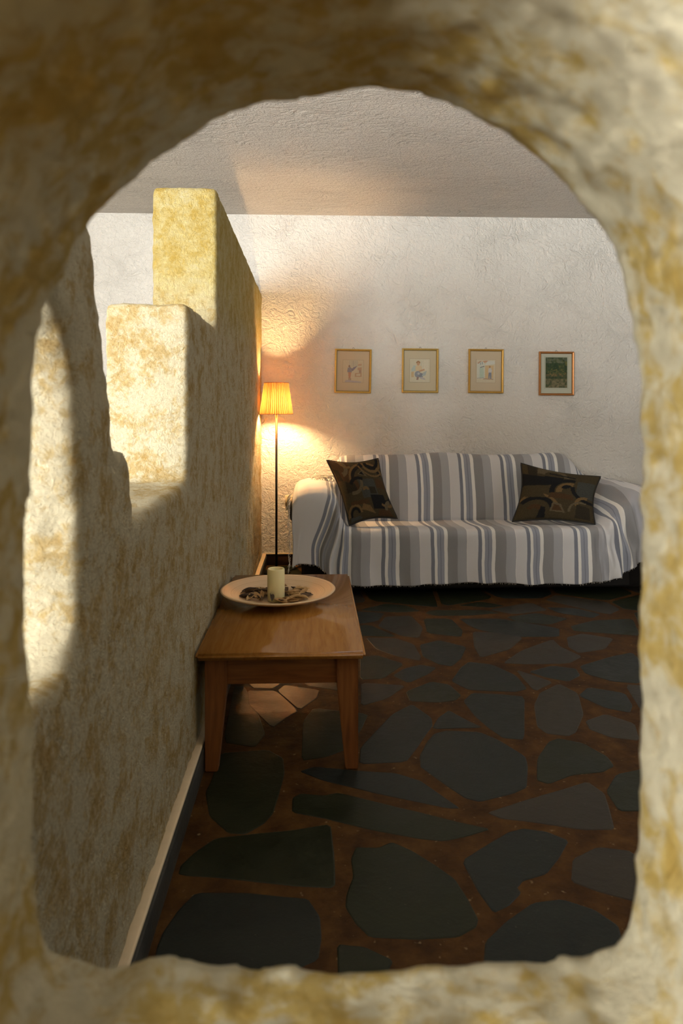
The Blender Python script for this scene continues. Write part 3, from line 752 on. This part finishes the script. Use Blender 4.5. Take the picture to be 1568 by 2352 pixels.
# ---- dish
def dish_mat():
    m = NT('spun_bamboo'); tc = m.n('ShaderNodeTexCoord')
    sep = m.n('ShaderNodeSeparateXYZ', {0: tc.outputs['Object']})
    r = m.math('SQRT', m.math('ADD', m.math('MULTIPLY', sep.outputs[0], sep.outputs[0]), m.math('MULTIPLY', sep.outputs[1], sep.outputs[1])))
    w = m.math('ADD', r, m.math('MULTIPLY', m.noise(tc.outputs['Object'], 6, 2), 0.006))
    cv = m.n('ShaderNodeCombineXYZ', {0: w})
    g = m.noise(cv, 150, 4, 0.7)
    c = m.ramp(g, [(0.3, (0.46, 0.30, 0.15)), (0.5, (0.62, 0.45, 0.27)), (0.7, (0.70, 0.55, 0.36))]).outputs[0]
    m.base(Base_Color=c, Roughness=0.38, Normal=m.bump(g, 0.15, 0.002))
    return m.m
PX, PY = -0.150, 2.838
dish = lathe('dish', [(0.0, 0.0), (0.075, 0.0), (0.082, 0.004), (0.14, 0.018), (0.20, 0.036), (0.233, 0.049), (0.237, 0.053), (0.234, 0.056),
                      (0.228, 0.0555), (0.20, 0.045), (0.14, 0.027), (0.09, 0.0145), (0.05, 0.0105), (0.0, 0.010)], dish_mat(), None, 96)
dish.location = (PX, PY, TZ); tag(dish, 'wide shallow round bamboo dish with fine rings on the wooden table', 'dish')
def dish_z(r):
    P = [(0.0, 0.010), (0.05, 0.0105), (0.09, 0.0145), (0.14, 0.027), (0.20, 0.045), (0.228, 0.0555)]
    for (a, b), (c, d) in zip(P, P[1:]):
        if r <= c: return b + (d - b) * (r - a) / (c - a)
    return P[-1][1]
# ---- candle
m = NT('ivory_wax'); m.base(Base_Color=(0.74, 0.66, 0.36, 1), Roughness=0.45)
m.b.inputs['Subsurface Weight'].default_value = 0.35; m.b.inputs['Subsurface Radius'].default_value = (0.02, 0.014, 0.006); m.b.inputs['Subsurface Scale'].default_value = 0.6
M_WAX = m.m
CANDLE = empty('candle', (-0.158, 2.812, TZ + 0.0122)); tag(CANDLE, 'thick ivory pillar candle standing in the bamboo dish', 'candle')
lathe('wax', [(0.0, 0.0), (0.0335, 0.0), (0.0355, 0.003), (0.0358, 0.06), (0.0355, 0.127), (0.0335, 0.131), (0.030, 0.131), (0.027, 0.127), (0.024, 0.113), (0.012, 0.109), (0.0, 0.108)], M_WAX, CANDLE, 48)
tube('wick', [(0, 0, 0.107), (0.001, 0, 0.115), (0.003, 0.001, 0.121)], 0.0011, M_CORD, CANDLE, 6)
# ---- dried leaves lying in the dish
def leaf_mat(name, c1, c2):
    m = NT(name); f = m.noise(m.obj(), 60, 4, 0.6)
    m.base(Base_Color=m.ramp(f, [(0.35, c1), (0.65, c2)]).outputs[0], Roughness=0.7, Normal=m.bump(f, 0.3, 0.002)); return m.m
M_LEAF = [leaf_mat('leaf_tan', (0.34, 0.19, 0.07), (0.54, 0.34, 0.15)), leaf_mat('leaf_brown', (0.075, 0.042, 0.022), (0.15, 0.085, 0.042)),
          leaf_mat('leaf_buff', (0.44, 0.27, 0.11), (0.62, 0.43, 0.21)), leaf_mat('leaf_dark', (0.045, 0.028, 0.020), (0.085, 0.055, 0.035))]
WORD = ['tan', 'brown', 'buff', 'dark brown']
rl = random.Random(14); leaf_meshes = {}
for v in range(6):
    q = random.Random(50 + v); L = q.uniform(0.052, 0.076); Wd = L * q.uniform(0.36, 0.5); curl = q.uniform(0.3, 1.1); bend = q.uniform(-0.5, 0.9)
    vs, fs = [], []; nu, nv = 9, 5
    for i in range(nu):
        u = i / (nu - 1); w = Wd * (math.sin(math.pi * u ** 0.8) ** 0.75 if 0 < u < 1 else 0.04)
        for j in range(nv):
            s = j / (nv - 1) * 2 - 1
            vs.append(((u - 0.5) * L, s * w * 0.5 * math.cos(curl * abs(s)), 0.005 + abs(s) ** 1.5 * w * 0.5 * math.sin(curl) + bend * 0.02 * (u - 0.5) ** 2 * 4 * 0.5 + q.uniform(-0.0006, 0.0006)))
    for i in range(nu - 1):
        for j in range(nv - 1):
            a = i * nv + j; fs.append((a, a + nv, a + nv + 1, a + 1))
    leaf_meshes[v] = (vs, fs)
cache = {}
for k in range(64):
    v, c = rl.randrange(6), rl.choice((0, 1, 2, 1, 3, 0, 3))
    if (v, c) not in cache:
        me = mesh('dried_leaf', *leaf_meshes[v]); me.materials.append(M_LEAF[c]); cache[(v, c)] = me
    a = rl.uniform(0, 2 * math.pi); r = rl.uniform(0.048, 0.128) if k > 8 else rl.uniform(0.05, 0.08)
    x, y = PX - 0.004 + r * math.cos(a) * 1.05, PY - 0.01 + r * math.sin(a)
    if math.hypot(x + 0.158, y - 2.812) < 0.052: continue
    lay = rl.uniform(0, 0.02) if r < 0.11 else rl.uniform(0, 0.008)
    o = bpy.data.objects.new('dried_leaf', cache[(v, c)]); COL.objects.link(o)
    tilt = 0.25 if lay < 0.008 else 0.75
    e = Matrix.Rotation(rl.uniform(0, 6.28), 3, 'Z') @ Matrix.Rotation(rl.uniform(-tilt, tilt) * 0.6, 3, 'Y') @ Matrix.Rotation(rl.uniform(-tilt, tilt), 3, 'X')
    need = max(dish_z(math.hypot(x + q.x - PX, y + q.y - PY)) - q.z for q in (e @ Vector(w) for w in leaf_meshes[v][0]))
    o.location = (x, y, TZ + need + lay * 0.6 + 0.0012)
    o.rotation_euler = e.to_euler()
    so = o.modifiers.new('thick', 'SOLIDIFY'); so.thickness = 0.0008
    for p in o.data.polygons: p.use_smooth = True
    tag(o, 'curled %s dried leaf lying in the bamboo dish around the candle' % WORD[c], 'leaf', '%s dried leaves in the dish' % WORD[c])

# ------------------------------------------------------------------ floor lamp
LX, LY = -0.280, 5.04
LAMP = empty('floor_lamp', (LX, LY, 0)); tag(LAMP, 'lit slim floor lamp with a pleated orange shade in the corner beside the sofa', 'lamp')
lathe('base', [(0.0, 0.0), (0.10, 0.0), (0.103, 0.004), (0.10, 0.012), (0.02, 0.018), (0.012, 0.03), (0.0, 0.03)], M_METAL_DARK, LAMP, 48)
tube('pole', [(0, 0, 0.012), (0, 0, 0.6), (0, 0, 1.185)], 0.0085, M_METAL_DARK, LAMP, 16)
m = NT('pleated_shade')
df = m.n('ShaderNodeBsdfDiffuse', {'Color': (0.80, 0.42, 0.15, 1)}); tl_ = m.n('ShaderNodeBsdfTranslucent', {'Color': (0.80, 0.36, 0.085, 1)})
at_ = m.n('ShaderNodeAttribute', attribute_name='Col')     # cloth is thin between the gathers
mx = m.n('ShaderNodeMixShader', {0: at_.outputs['Fac']}); m.t.links.new(df.outputs[0], mx.inputs[1]); m.t.links.new(tl_.outputs[0], mx.inputs[2])
m.t.links.new(mx.outputs[0], m.out.inputs['Surface']); M_SHADE = m.m
n = 46 * 6; vs, fs = [], []; rows = 8; ra = random.Random(4); ph = [ra.uniform(0.5, 1.5) for _ in range(46)]
ZS0, ZS1, RS0, RS1 = 1.168, 1.397, 0.1225, 0.0905
for r in range(rows + 1):
    f = r / rows
    for i in range(n):
        a = 2 * math.pi * i / n; p = (i / 6.0) % 1.0; d = abs(p - 0.5) * 2
        rad = RS0 + (RS1 - RS0) * f - 0.0042 * d * ph[(i // 6) % 46]
        vs.append((rad * math.cos(a), rad * math.sin(a), ZS0 + (ZS1 - ZS0) * f))
for r in range(rows):
    for i in range(n):
        j = (i + 1) % n; fs.append((r*n+i, r*n+j, (r+1)*n+j, (r+1)*n+i))
shade_me = mesh('lamp_shade', vs, fs)
set_cols(shade_me, np.array([[0.006 + 0.075 * (1 - abs((i / 6.0) % 1.0 - 0.5) * 2) ** 1.6 * ph[(i // 6) % 46]] * 3 for r in range(rows + 1) for i in range(n)]))
sh = link('lamp_shade', shade_me, M_SHADE, LAMP, False)
M_TRIM = simple('shade_trim', (0.55, 0.24, 0.08), 0.8)
for z, r, nm in ((ZS0, RS0, 'lower_trim'), (ZS1, RS1, 'upper_trim')):
    ring = [(r * math.cos(2*math.pi*k/64), r * math.sin(2*math.pi*k/64), z) for k in range(66)]
    t_ = tube(nm, ring, 0.0022, M_TRIM, sh, 6)
bm = bmesh.new()
for k in range(3):
    a = 2 * math.pi * k / 3 + 0.4; tube_bm(bm, [(0, 0, 1.185), (RS0 * 0.95 * math.cos(a), RS0 * 0.95 * math.sin(a), 1.172)], 0.0012, 5)
link('shade_carrier', bm_mesh('shade_carrier', bm), M_METAL_DARK, LAMP)
lathe('bulb_socket', [(0, 1.175), (0.015, 1.175), (0.015, 1.21), (0, 1.21)], M_METAL_DARK, LAMP, 20)
m = NT('lit_bulb'); em = m.n('ShaderNodeEmission', {'Color': (1.0, 0.62, 0.27, 1), 'Strength': 820.0}); m.t.links.new(em.outputs[0], m.out.inputs['Surface'])
lathe('bulb', [(0, 1.21), (0.012, 1.212), (0.016, 1.225), (0.026, 1.24), (0.029, 1.256), (0.026, 1.272), (0.015, 1.282), (0, 1.285)], m.m, LAMP, 20)
# cord along the floor
cord = tube('lamp_cord', [(LX + 0.095, LY + 0.03, 0.010), (LX + 0.13, LY + 0.10, 0.006), (-0.10, LY + 0.20, 0.008), (-0.02, LY + 0.235, 0.02), (0.05, LY + 0.232, 0.006), (0.2, LY + 0.23, 0.006)], 0.004, M_CORD, None, 6)
tag(cord, 'thin black lamp cord lying along the foot of the back wall', 'cord')
# wall socket behind the sofa arm
OUT = empty('wall_socket', (-0.185, YB, 0.455)); tag(OUT, 'square ivory wall socket on the back wall behind the sofa arm', 'socket')
bm = bmesh.new(); box_bm(bm, -0.042, 0.042, -0.012, 0.004, 0, 0.084); bmesh.ops.bevel(bm, geom=bm.edges[:], offset=0.003, segments=2, affect='EDGES')
link('plate', bm_mesh('plate', bm), M_PLASTIC, OUT, True)
bm = bmesh.new(); box_bm(bm, -0.026, 0.026, -0.016, -0.010, 0.016, 0.068); bmesh.ops.bevel(bm, geom=bm.edges[:], offset=0.003, segments=2, affect='EDGES')
link('insert', bm_mesh('insert', bm), M_PLASTIC, OUT, True)

# ------------------------------------------------------------------ four framed pictures
def gold_mat(name, c, metal=0.45):
    m = NT(name); f = m.noise(m.obj(), 90, 4)
    m.base(Base_Color=m.mix(f, tuple(x * 0.75 for x in c), c), Roughness=0.32, Metallic=metal); return m.m
M_GOLD = [gold_mat('gilt', (0.72, 0.47, 0.12)), gold_mat('gilt_pale', (0.70, 0.49, 0.15)), gold_mat('gilt_warm', (0.70, 0.42, 0.10)), gold_mat('gilt_red', (0.52, 0.22, 0.07))]
M_GILTIN = simple('gilt_inner_lip', (0.10, 0.06, 0.02), 0.5)
M_MAT = [simple('mount_tan', (0.50, 0.41, 0.29), 0.85), simple('mount_sand', (0.50, 0.45, 0.33), 0.85), simple('mount_sand_warm', (0.53, 0.45, 0.33), 0.85), simple('mount_grey_green', (0.46, 0.48, 0.40), 0.85)]
M_PRINT = vcol_mat('watercolour_print', 0.8, 0.0)
PAPER = (0.51, 0.44, 0.32)
def ln(x0, y0_, x1, y1_, w): 
    d = Vector((x1 - x0, y1_ - y0_)).normalized() * w; return [(x0 - d.y, y0_ + d.x), (x1 - d.y, y1_ + d.x), (x1 + d.y, y1_ - d.x), (x0 + d.y, y0_ - d.x)]
br_, gr, bu, rd, sk = (0.30, 0.20, 0.15), (0.27, 0.25, 0.27), (0.24, 0.30, 0.36), (0.44, 0.25, 0.17), (0.50, 0.32, 0.20)
P1 = [('poly', [(0.3,0.62),(0.32,1.0),(0.72,1.0),(0.7,0.62)], (0.50,0.46,0.34))] + [('poly', ln(x, 0.70, x, 0.97, 0.007), gr) for x in (0.34, 0.42, 0.50, 0.58, 0.64, 0.70)] + [
 ('ell', 0.32, 0.72, 0.045, 0.05, br_), ('poly', [(0.22,0.46),(0.24,0.64),(0.36,0.69),(0.46,0.62),(0.44,0.45)], gr), ('poly', [(0.26,0.46),(0.42,0.46),(0.38,0.20),(0.29,0.20)], rd), ('poly', [(0.42,0.58),(0.48,0.50),(0.62,0.64),(0.70,0.74),(0.52,0.68)], (0.24,0.21,0.25)),
 ('poly', [(0.30,0.2),(0.29,0.08),(0.33,0.08),(0.34,0.2)], br_), ('poly', [(0.37,0.2),(0.37,0.08),(0.41,0.08),(0.40,0.2)], br_), ('poly', [(0.10,0.06),(0.2,0.12),(0.9,0.05),(0.9,0.01),(0.12,0.02)], (0.40,0.36,0.38)),
 ('poly', [(0.74,0.74),(0.92,0.76),(0.92,0.84),(0.74,0.82)], (0.46,0.32,0.22)), ('poly', [(0.72,0.55),(0.92,0.55),(0.92,0.68),(0.72,0.66)], (0.45,0.30,0.20)), ('poly', [(0.6,0.26),(0.92,0.26),(0.92,0.44),(0.6,0.42)], (0.43,0.29,0.19)), ('poly', [(0.66,0.3),(0.86,0.3),(0.86,0.4),(0.66,0.38)], PAPER), ('poly', [(0.78,0.44),(0.9,0.44),(0.9,0.56),(0.78,0.56)], (0.38,0.26,0.2))]
P2 = [('poly', [(0.08,0.55),(0.2,0.72),(0.34,0.7),(0.34,0.5),(0.1,0.45)], (0.42,0.50,0.48)), ('poly', [(0.6,0.55),(0.62,0.95),(0.92,0.97),(0.92,0.5)], (0.58,0.56,0.46)), ('poly', ln(0.66,0.6,0.68,0.94,0.006), (0.44,0.44,0.34)), ('poly', ln(0.56,0.7,0.62,0.92,0.006), (0.42,0.46,0.42)),
 ('poly', [(0.3,0.48),(0.28,0.66),(0.4,0.74),(0.56,0.7),(0.62,0.58),(0.5,0.45)], (0.58,0.48,0.32)), ('ell', 0.42, 0.79, 0.075, 0.075, sk), ('ring', 0.42, 0.81, 0.045, 0.105, 0, 180, (0.36,0.22,0.12)), ('poly', [(0.44,0.5),(0.72,0.58),(0.74,0.52),(0.5,0.44)], sk),
 ('ell', 0.40, 0.34, 0.15, 0.14, (0.25,0.28,0.32)), ('ell', 0.56, 0.30, 0.11, 0.10, (0.22,0.24,0.28)), ('poly', [(0.6,0.25),(0.66,0.42),(0.84,0.5),(0.78,0.3)], (0.36,0.42,0.44)), ('poly', [(0.33,0.1),(0.36,0.24),(0.46,0.24),(0.43,0.1)], (0.30,0.22,0.2)), ('poly', [(0.5,0.16),(0.78,0.1),(0.74,0.18),(0.56,0.24)], (0.42,0.40,0.42)),
 ('poly', [(0.08,0.22),(0.08,0.44),(0.2,0.46),(0.2,0.22)], (0.52,0.40,0.24)), ('ell', 0.44, 0.37, 0.06, 0.05, (0.40,0.42,0.44))]
P3 = [('poly', [(0.05,0.18),(0.05,0.82),(0.2,0.92),(0.44,0.86),(0.44,0.18)], (0.56,0.58,0.52)), ('poly', [(0.34,0.94),(0.7,0.95),(0.42,0.84)], (0.52,0.32,0.22)), ('poly', [(0.06,0.84),(0.2,0.93),(0.28,0.92),(0.1,0.8)], (0.46,0.30,0.22)), ('poly', [(0.44,0.74),(0.95,0.80),(0.95,0.94),(0.6,0.94)], (0.58,0.60,0.56)),
 ('poly', [(0.46,0.18),(0.46,0.74),(0.9,0.74),(0.88,0.2)], (0.58,0.44,0.26)), ('poly', [(0.18,0.2),(0.18,0.64),(0.38,0.64),(0.4,0.2)], (0.44,0.54,0.46)), ('poly', ln(0.2,0.65,0.42,0.70,0.018), (0.2,0.22,0.22)), ('poly', ln(0.22,0.76,0.22,0.86,0.018), bu), ('poly', ln(0.32,0.78,0.32,0.9,0.018), bu),
 ('ell', 0.70, 0.68, 0.035, 0.045, (0.36,0.22,0.14)), ('poly', [(0.62,0.44),(0.64,0.62),(0.76,0.64),(0.82,0.52),(0.78,0.42)], (0.52,0.52,0.52)), ('poly', [(0.64,0.44),(0.78,0.44),(0.78,0.18),(0.72,0.18),(0.70,0.34),(0.68,0.18),(0.63,0.18)], (0.22,0.25,0.32)),
 ('poly', [(0.36,0.15),(0.4,0.19),(0.92,0.17),(0.86,0.13)], (0.42,0.30,0.22)), ('poly', [(0.05,0.18),(0.4,0.2),(0.4,0.22),(0.05,0.2)], (0.34,0.3,0.3))]
gA, gB, gC, gD = (0.030, 0.055, 0.030), (0.060, 0.085, 0.040), (0.13, 0.13, 0.045), (0.10, 0.12, 0.09)
P4 = [('blobs', 0, 1, 0.45, 1.0, 160, 0.08, [gA, gB, gB, gA, gC]), ('blobs', 0.2, 0.9, 0.55, 0.98, 60, 0.07, [gA, gA, gB]), ('blobs', 0, 1, 0.80, 1.0, 40, 0.07, [gD, (0.14,0.15,0.10), gB]), ('blobs', 0.1, 0.9, 0.42, 0.62, 50, 0.04, [gC, (0.16,0.14,0.05), gA]),
 ('blobs', 0.05, 0.95, 0.36, 0.50, 60, 0.035, [(0.19,0.13,0.06), (0.14,0.11,0.05), gB]), ('blobs', 0, 1, 0.28, 0.38, 60, 0.04, [gA, (0.06,0.07,0.04), gB]), ('blobs', 0, 1, 0.0, 0.30, 120, 0.06, [(0.16,0.14,0.08), (0.12,0.12,0.07), gB, (0.20,0.17,0.10)])] + \
 [('poly', ln(0.15 + 0.1 * k, 0.06 + 0.03 * (k % 4), 0.45 + 0.08 * k, 0.08 + 0.03 * (k % 4), 0.006), (0.20,0.17,0.10)) for k in range(6)]
def picture(idx, x0, x1, z0, z1, win, label, ops, bgc, line, rot=0.0, wide=False):
    w, h = x1 - x0, z1 - z0; cx, cz = (x0 + x1) / 2, (z0 + z1) / 2
    root = empty('framed_picture', (cx, YB, cz)); root.rotation_euler = (0, rot, 0); tag(root, label, 'picture')
    fw, d = 0.0155, 0.022
    # mitred moulding, one piece per side
    sec = [(0.0, 0.0), (0.0, -d * 0.8), (fw * 0.35, -d), (fw * 0.75, -d * 0.85), (fw, -d * 0.45), (fw, -0.004)]
    quad = [(-w/2, -h/2), (w/2, -h/2), (w/2, h/2), (-w/2, h/2)]
    sgn = [(1, 1), (-1, 1), (-1, -1), (1, -1)]
    for k in range(4):
        a, b = quad[k], quad[(k+1) % 4]; sa, sb = sgn[k], sgn[(k+1) % 4]
        A = [(a[0] + sa[0]*i, dd - 0.001, a[1] + sa[1]*i) for i, dd in sec]; B = [(b[0] + sb[0]*i, dd - 0.001, b[1] + sb[1]*i) for i, dd in sec]
        n = len(sec); vs = A + B; fs = [(i, (i+1) % n, n + (i+1) % n, n + i) for i in range(n)] + [tuple(range(n))[::-1], tuple(range(n, 2*n))]
        me = mesh('frame_bar', vs, fs); bm = bmesh.new(); bm.from_mesh(me); bmesh.ops.recalc_face_normals(bm, faces=bm.faces); bm.to_mesh(me); bm.free()
        link('frame_bar', me, M_GOLD[idx], root)
    bm = bmesh.new(); lw = 0.003                        # dark inner lip
    a, b = w/2 - fw + 0.001, h/2 - fw + 0.001
    for q in ((-a, a, b - lw, b), (-a, a, -b, -b + lw), (-a, -a + lw, -b, b), (a - lw, a, -b, b)): box_bm(bm, q[0], q[1], -0.0105, -0.004, q[2], q[3])
    link('inner_lip', bm_mesh('inner_lip', bm), M_GILTIN, root)
    bm = bmesh.new(); box_bm(bm, -a, a, -0.0085, -0.003, -b, b)
    link('mount', bm_mesh('mount', bm), M_MAT[idx], root)
    px0, px1, pz0, pz1 = [win[0]*w - w/2, win[1]*w - w/2, win[2]*h - h/2, win[3]*h - h/2]
    N, M_ = 84, 96; img = paint(N, M_, bgc, ops, idx, 0.04)
    vs, fs = [], []
    for i in range(N):
        for j in range(M_): vs.append((px0 + (px1 - px0) * i / (N - 1), -0.0094, pz0 + (pz1 - pz0) * j / (M_ - 1)))
    for i in range(N - 1):
        for j in range(M_ - 1): q = i * M_ + j; fs.append((q, q + M_, q + M_ + 1, q + 1))
    # give the print sheet its thickness
    me = mesh('print', vs, fs); set_cols(me, img.reshape(-1, 3))
    po = link('print', me, M_PRINT, root)
    so = po.modifiers.new('sheet', 'SOLIDIFY'); so.thickness = 0.0006; so.offset = -1
    bm = bmesh.new(); g = 0.006 if wide else 0.0; lw = 0.0011
    for q in ((px0-g, px1+g, pz1+g, pz1+g+lw), (px0-g, px1+g, pz0-g-lw, pz0-g), (px0-g-lw, px0-g, pz0-g-lw, pz1+g+lw), (px1+g, px1+g+lw, pz0-g-lw, pz1+g+lw)): box_bm(bm, q[0], q[1], -0.0098, -0.008, q[2], q[3])
    link('ruled_line', bm_mesh('ruled_line', bm), line, root)
    ring = [(0.007 * math.cos(t), -0.006, h/2 + 0.004 + 0.007 * math.sin(t)) for t in [k * math.pi / 6 for k in range(13)]]
    tube('hanging_ring', ring, 0.0012, M_METAL_DARK, root, 5)
ML = simple('ink_line', (0.22, 0.18, 0.12), 0.8); ML2 = simple('ink_line_brown', (0.33, 0.22, 0.15), 0.8); ML3 = simple('ink_line_green', (0.20, 0.22, 0.15), 0.8)
picture(0, 0.157, 0.441, 1.329, 1.671, (0.22, 0.78, 0.24, 0.75), 'gold framed print of a standing figure with crates, beside the lamp', P1, PAPER, ML, math.radians(1.0))
picture(1, 0.680, 0.965, 1.331, 1.677, (0.215, 0.77, 0.24, 0.765), 'gold framed print of a seated figure wearing blue trousers', P2, (0.55, 0.53, 0.42), ML, math.radians(0.5))
picture(2, 1.202, 1.478, 1.329, 1.674, (0.225, 0.775, 0.24, 0.765), 'gold framed print of a figure at a sunlit house doorway', P3, (0.57, 0.52, 0.40), ML2, math.radians(0.5))
picture(3, 1.760, 2.038, 1.312, 1.656, (0.19, 0.81, 0.175, 0.87), 'copper gold framed print of a green wooded landscape', P4, (0.07, 0.08, 0.045), ML3, math.radians(0.2), True)
